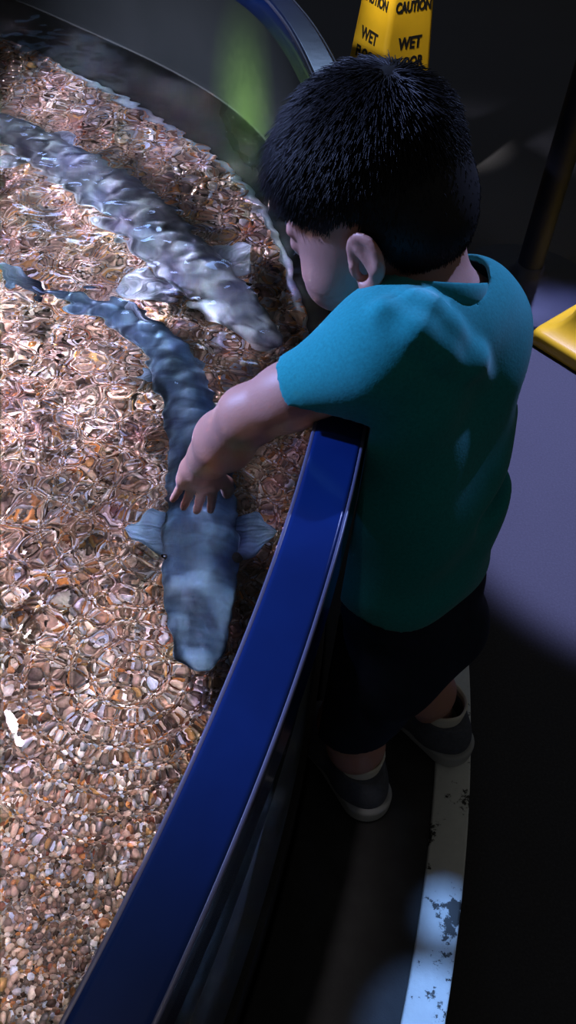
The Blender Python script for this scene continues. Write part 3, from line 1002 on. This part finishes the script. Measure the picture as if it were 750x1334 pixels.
def sturgeon(label, spine, width, hgt, dark, pale, seed, fins):
    N, K = 260, 48
    S = catmull(spine, N)
    T = np.gradient(S, axis=0); T /= np.linalg.norm(T, axis=1)[:, None]
    side = np.cross(T, (0, 0, 1)); side /= np.linalg.norm(side, axis=1)[:, None]
    up = np.cross(side, T)
    t = np.linspace(0, 1, N)
    arc = np.concatenate([[0], np.cumsum(np.linalg.norm(np.diff(S, axis=0), axis=1))])
    W = np.interp(t, *zip(*width)); H = np.interp(t, *zip(*hgt))
    ker = np.hanning(15); ker /= ker.sum()
    W = np.convolve(np.pad(W, 7, 'edge'), ker, 'valid'); H = np.convolve(np.pad(H, 7, 'edge'), ker, 'valid')
    cap_ = np.sqrt(np.clip(1 - (1 - np.clip(arc / 0.018, 0, 1)) ** 2, 0.0004, 1))
    W *= cap_; H *= cap_
    a = np.linspace(0, 2 * np.pi, K, endpoint=False)          # 0 = right side, pi/2 = back
    ca, sa = np.cos(a), np.sin(a)
    cx = np.sign(ca) * np.abs(ca) ** 0.85
    cz = np.where(sa > 0, np.abs(sa) ** 1.05, -np.abs(sa) ** 0.75 * 0.75)
    R = np.ones((N, K))
    body = np.clip((arc - 0.16) / 0.03, 0, 1)
    # bony scutes: one row on the back, one on each flank
    ph = (arc % 0.034) / 0.034
    bump = np.exp(-((ph - 0.5) / 0.22) ** 2)
    dorsal = np.exp(-((a - np.pi / 2) / 0.17) ** 2)
    R += (0.20 * bump * body)[:, None] * dorsal[None]
    ph2 = ((arc + 0.01) % 0.020) / 0.020
    bump2 = np.exp(-((ph2 - 0.5) / 0.25) ** 2)
    lat = np.exp(-((a - 0.32) / 0.13) ** 2) + np.exp(-((a - np.pi + 0.32) / 0.13) ** 2)
    R += (0.07 * bump2 * body)[:, None] * lat[None]
    V = S[:, None] + side[:, None] * (W[:, None] * cx[None] * R)[..., None] + up[:, None] * (H[:, None] * cz[None] * R)[..., None]
    P = V.reshape(-1, 3)
    mot = vnoise(P, 26, seed) * 0.6 + vnoise(P, 60, seed + 1) * 0.4
    mot = np.clip(0.5 + 0.55 * mot, 0, 1).reshape(N, K)
    low = np.clip((0.28 - sa) / 0.5, 0, 1)[None] * np.ones((N, 1))
    k = np.clip(0.35 * mot ** 2 + 0.95 * bump[:, None] * body[:, None] * np.sqrt(dorsal)[None] * (0.5 + 0.5 * mot) + 0.75 * bump2[:, None] * body[:, None] * lat[None] * mot + low * (0.45 + 0.55 * mot), 0, 1)
    head = (1 - body)[:, None] * np.clip(vnoise(P, 18, seed + 4).reshape(N, K) - 0.0, 0, 1) * 0.75
    k = np.clip(k + head, 0, 1)
    C = np.array(dark)[None, None] * (1 - k[..., None]) + np.array(pale)[None, None] * k[..., None]
    F = [tuple(f) for f in grid_faces(N, K, False, True)]
    F.append(tuple(range(K))[::-1]); F.append(tuple((N - 1) * K + i for i in range(K)))
    F = [f[::-1] for f in F]
    root = empty('sturgeon', tuple(S[N // 3] - up[N // 3] * H[N // 3]))
    tag(root, label, 'fish', 'sturgeons in the touch pool')
    def put(o):
        o.parent = root; o.matrix_parent_inverse = Matrix.Translation(root.location).inverted()
        return o
    put(mesh_np('body', P, F, M_FISH, colors=C.reshape(-1, 3)))
    def at(d):
        i = int(np.argmin(np.abs(arc - d)))
        return S[i], T[i], side[i], up[i], W[i], H[i]
    for kind, d, ln, ch, sw in fins:
        s, t_, sd, u_, w_, h_ = at(d)
        if kind in ('pectoral_fin', 'pelvic_fin'):
            for sg in (1, -1):
                nn = unit(u_ + 0.25 * sd * sg)
                put(plate(kind, s + sd * sg * w_ * 0.72 - u_ * h_ * 0.22, unit(sd * sg + 0.25 * t_ - 0.10 * u_), t_, ln, ch, nn, M_FISH, np.array(dark) * 1.4, np.array(pale) * 1.1, sw, 0.005, 0.012))
        elif kind == 'dorsal_fin':
            put(plate(kind, s + u_ * h_ * 0.7, u_, t_, ln, ch, sd, M_FISH, dark, pale, sw, 0.004))
        else:
            put(plate(kind, s - t_ * 0.02, t_, u_, ln, ch, sd, M_FISH, dark, pale, sw, 0.006))
    import bmesh
    s, t_, sd, u_, w_, h_ = at(0.135)
    for sg in (1, -1):
        bm = bmesh.new(); bmesh.ops.create_uvsphere(bm, u_segments=16, v_segments=10, radius=0.0065)
        me = bpy.data.meshes.new('eye'); bm.to_mesh(me); bm.free()
        me.polygons.foreach_set('use_smooth', [True] * len(me.polygons)); me.materials.append(M_FEYE)
        o = bpy.data.objects.new('eye', me); COL.objects.link(o)
        o.location = s + sd * sg * w_ * 0.86 + u_ * h_ * 0.42
        o.scale = (1.5, 0.9, 0.7)
        put(o)
    return root
M_FEYE = plain('fish_eye', (0.008, 0.006, 0.006), 0.12, 0.6)
sturgeon('blue-grey sturgeon swimming directly under the toddler\'s reaching hand',
         [(-0.076, 0.468, 0.402), (-0.083, 0.537, 0.404), (-0.093, 0.612, 0.405), (-0.102, 0.697, 0.404), (-0.124, 0.796, 0.402), (-0.155, 0.894, 0.400), (-0.205, 0.984, 0.396), (-0.269, 1.036, 0.390), (-0.335, 1.066, 0.384), (-0.40, 1.085, 0.380)],
         [(0, 0.020), (0.05, 0.027), (0.11, 0.034), (0.2, 0.043), (0.3, 0.041), (0.42, 0.036), (0.55, 0.034), (0.68, 0.027), (0.8, 0.019), (0.9, 0.012), (1, 0.005)],
         [(0, 0.010), (0.08, 0.016), (0.2, 0.030), (0.32, 0.034), (0.5, 0.031), (0.7, 0.023), (0.88, 0.012), (1, 0.005)],
         (0.013, 0.034, 0.080), (0.25, 0.41, 0.64), 3,
         [('pectoral_fin', 0.175, 0.062, 0.062, 0.10), ('pelvic_fin', 0.47, 0.032, 0.035, 0.3), ('dorsal_fin', 0.57, 0.035, 0.05, 0.5), ('tail_fin', 0.78, 0.085, 0.07, 0.5)])
sturgeon('larger pale grey sturgeon farther out beside the curved pool wall',
         [(-0.036, 1.005, 0.374), (-0.111, 1.091, 0.378), (-0.207, 1.205, 0.380), (-0.325, 1.345, 0.380), (-0.447, 1.455, 0.379), (-0.579, 1.548, 0.377), (-0.70, 1.62, 0.374), (-0.80, 1.68, 0.370), (-0.88, 1.75, 0.368)],
         [(0, 0.018), (0.05, 0.029), (0.12, 0.043), (0.22, 0.052), (0.4, 0.055), (0.55, 0.046), (0.7, 0.032), (0.85, 0.018), (1, 0.006)],
         [(0, 0.010), (0.07, 0.018), (0.18, 0.034), (0.32, 0.042), (0.5, 0.038), (0.7, 0.026), (0.88, 0.013), (1, 0.005)],
         (0.050, 0.055, 0.088), (0.50, 0.58, 0.70), 9,
         [('pectoral_fin', 0.205, 0.090, 0.075, 0.15), ('pelvic_fin', 0.66, 0.055, 0.05, 0.3), ('dorsal_fin', 0.80, 0.05, 0.07, 0.5), ('tail_fin', 1.12, 0.12, 0.10, 0.5)])
# ------------------------------------------------------------------ wet floor signs
M_YEL = plain('yellow_plastic', (0.72, 0.42, 0.015), 0.38, 0.45, nscale=25, namp=0.12, bump_str=0.12, bscale=120)
M_INK = plain('black_print', (0.012, 0.012, 0.012), 0.55, 0.3)
SIGN_PROF = [(0.150, 0.0), (0.1535, 0.003), (0.1545, 0.010), (0.153, 0.026), (0.1495, 0.034), (0.143, 0.037), (0.128, 0.043), (0.112, 0.058), (0.101, 0.080), (0.0935, 0.110), (0.0875, 0.150), (0.0335, 0.88), (0.0315, 0.895), (0.026, 0.903), (0.0, 0.905)]
def rsq(a, r, n=6):
    P = []
    for cx, cy, a0 in ((a - r, a - r, 0), (-a + r, a - r, 90), (-a + r, -a + r, 180), (a - r, -a + r, 270)):
        for i in range(n + 1):
            t = rad(a0 + 90 * i / n)
            P.append((cx + r * math.cos(t), cy + r * math.sin(t)))
    return P
def make_sign(label, loc, rz):
    root = empty('wet_floor_sign', loc, rz)
    tag(root, label, 'wet floor sign', 'yellow wet floor signs')
    V = []
    for a, z in SIGN_PROF:
        r = min(a * 0.999, 0.022 if z < 0.05 else 0.014)
        V += [(x, y, z) for x, y in rsq(max(a, 0.0006), max(r, 0.0004))]
    k = 28; n = len(SIGN_PROF)
    F = [tuple(f) for f in grid_faces(n, k, False, True)]
    F.append(tuple((n - 1) * k + i for i in range(k)))
    F = [f for f in F]
    mesh_np('cone', V, F, M_YEL, root)
    slope = math.atan2(0.0875 - 0.0335, 0.88 - 0.150)
    for q in range(4):
        for text, z, size, cx in (('CAUTION', 0.490, 0.030, 0.72), ('WET', 0.412, 0.036, 0.84), ('FLOOR', 0.370, 0.034, 0.78)):
            cu = bpy.data.curves.new('lettering', 'FONT')
            cu.body = text
            cu.size = size
            cu.align_x = 'CENTER'
            cu.offset = 0.0012
            cu.extrude = 0.0004
            cu.materials.append(M_INK)
            tmp = bpy.data.objects.new('lettering', cu)
            COL.objects.link(tmp)
            me = bpy.data.meshes.new_from_object(tmp.evaluated_get(bpy.context.evaluated_depsgraph_get()))
            bpy.data.objects.remove(tmp)
            o = bpy.data.objects.new('lettering', me)
            COL.objects.link(o)
            o.parent = root
            a = 0.0875 + (0.0335 - 0.0875) * (z - 0.150) / 0.73 + 0.0006
            o.matrix_basis = Matrix.Rotation(rad(90 * q), 4, 'Z') @ Matrix.Translation((0, -a, z)) @ Matrix.Rotation(math.pi / 2 - slope, 4, 'X') @ Matrix.Diagonal((cx, 1, 1, 1))
    return root
make_sign('yellow wet floor cone standing behind the toddler\'s head, its lettering in view', (0.148, 2.24, 0), rad(34))
make_sign('yellow wet floor cone near the black stanchion, only its base corner in view', (0.722, 1.662, 0), rad(45))

# ------------------------------------------------------------------ stanchion
st = empty('stanchion', (0.520, 1.87, 0))
tag(st, 'black stanchion with round flat base on the floor beside the yellow cone', 'stanchion')
M_ST = plain('black_metal', (0.010, 0.013, 0.026), 0.6, 0.3, nscale=30, namp=0.2)
def lathe(name, prof, mat, parent, n=64):
    th = np.linspace(0, 2 * np.pi, n, endpoint=False)
    V = np.array([[(r * math.cos(t), r * math.sin(t), z) for (r, z) in prof] for t in th]).reshape(-1, 3)
    return mesh_np(name, V, grid_faces(n, len(prof), True, False), mat, parent)
lathe('base', [(0.0, 0.0), (0.175, 0.0), (0.178, 0.004), (0.178, 0.014), (0.173, 0.020), (0.10, 0.030), (0.055, 0.042), (0.036, 0.056), (0.034, 0.075), (0.0, 0.075)], M_ST, st)
lathe('pole', [(0.030, 0.070), (0.030, 0.93), (0.033, 0.935), (0.033, 0.985), (0.028, 0.995), (0.0, 1.0)], M_ST, st)

# ------------------------------------------------------------------ spot lamps over the pool, with added ones for single areas
KEY = (0.34, 0.46, 1.0)
POOL = (0.84, 0.80, 1.0)
spot('key_spot', (-2.3, 1.30, 2.35), (0.03, 0.58, 0.82), 800, KEY, 17, 0.4, 0.06)
spot('pool_spot', (-1.35, 1.50, 3.0), (-0.52, 0.72, 0.3), 620, POOL, 22, 0.55, 0.17)
spot('added_near_spot', (-0.45, 0.08, 3.2), (-0.31, 0.36, 0.25), 340, (0.96, 0.88, 0.90), 14.5, 0.5, 0.15)  # added to brighten the near gravel
spot('far_spot', (-1.9, -0.3, 2.1), (-0.50, 1.36, 0.33), 1900, (0.80, 0.80, 1.0), 23, 0.4, 0.13)
spot('added_floor_spot', (0.75, 2.6, 3.2), (0.72, 1.34, 0.0), 1500, (0.40, 0.44, 1.0), 17, 0.22, 0.04)  # added for the lit floor; cone edge serves as the shade boundary
spot('added_sign_spot', (-1.2, 0.5, 3.0), (0.148, 2.22, 0.52), 950, (1.0, 0.95, 0.9), 3.1, 0.5, 0.05)  # added narrow beam to brighten the yellow sign alone
spot('added_step_spot', (0.75, 1.25, 2.9), (0.222, 0.352, 0.13), 330, (0.25, 0.48, 1.0), 1.25, 0.25, 0.02)  # added beam for one small light patch on the nosing
spot('added_step_spot', (0.75, 1.25, 2.9), (0.195, 0.225, 0.13), 480, (0.25, 0.48, 1.0), 2.7, 0.25, 0.02)  # second added beam, for the light patch nearer the camera
spot('added_collar_spot', (1.3, 2.5, 2.7), (0.135, 0.628, 0.835), 500, KEY, 3.6, 0.4, 0.03)  # added narrow beam to catch the collar and right shoulder

def panel(name, loc, target, sx, sy, energy, color):
    l = bpy.data.lights.new(name, 'AREA')
    l.shape = 'RECTANGLE'; l.size = sx; l.size_y = sy
    l.energy = energy; l.color = color
    o = bpy.data.objects.new(name, l); COL.objects.link(o)
    o.location = loc
    o.rotation_mode = 'QUATERNION'
    o.rotation_quaternion = (Vector(target) - Vector(loc)).to_track_quat('-Z', 'Y')
    return o
# two unseen area lights, added for blue reflections on the far water
panel('water_reflection_light', (-0.12, 4.0, 2.0), (-0.1, 1.2, 0.5), 0.5, 0.34, 2.8, (0.38, 0.58, 1.0))
panel('water_reflection_light', (-1.5, 5.4, 2.05), (-0.4, 1.5, 0.5), 0.6, 0.34, 2.8, (0.38, 0.58, 1.0))
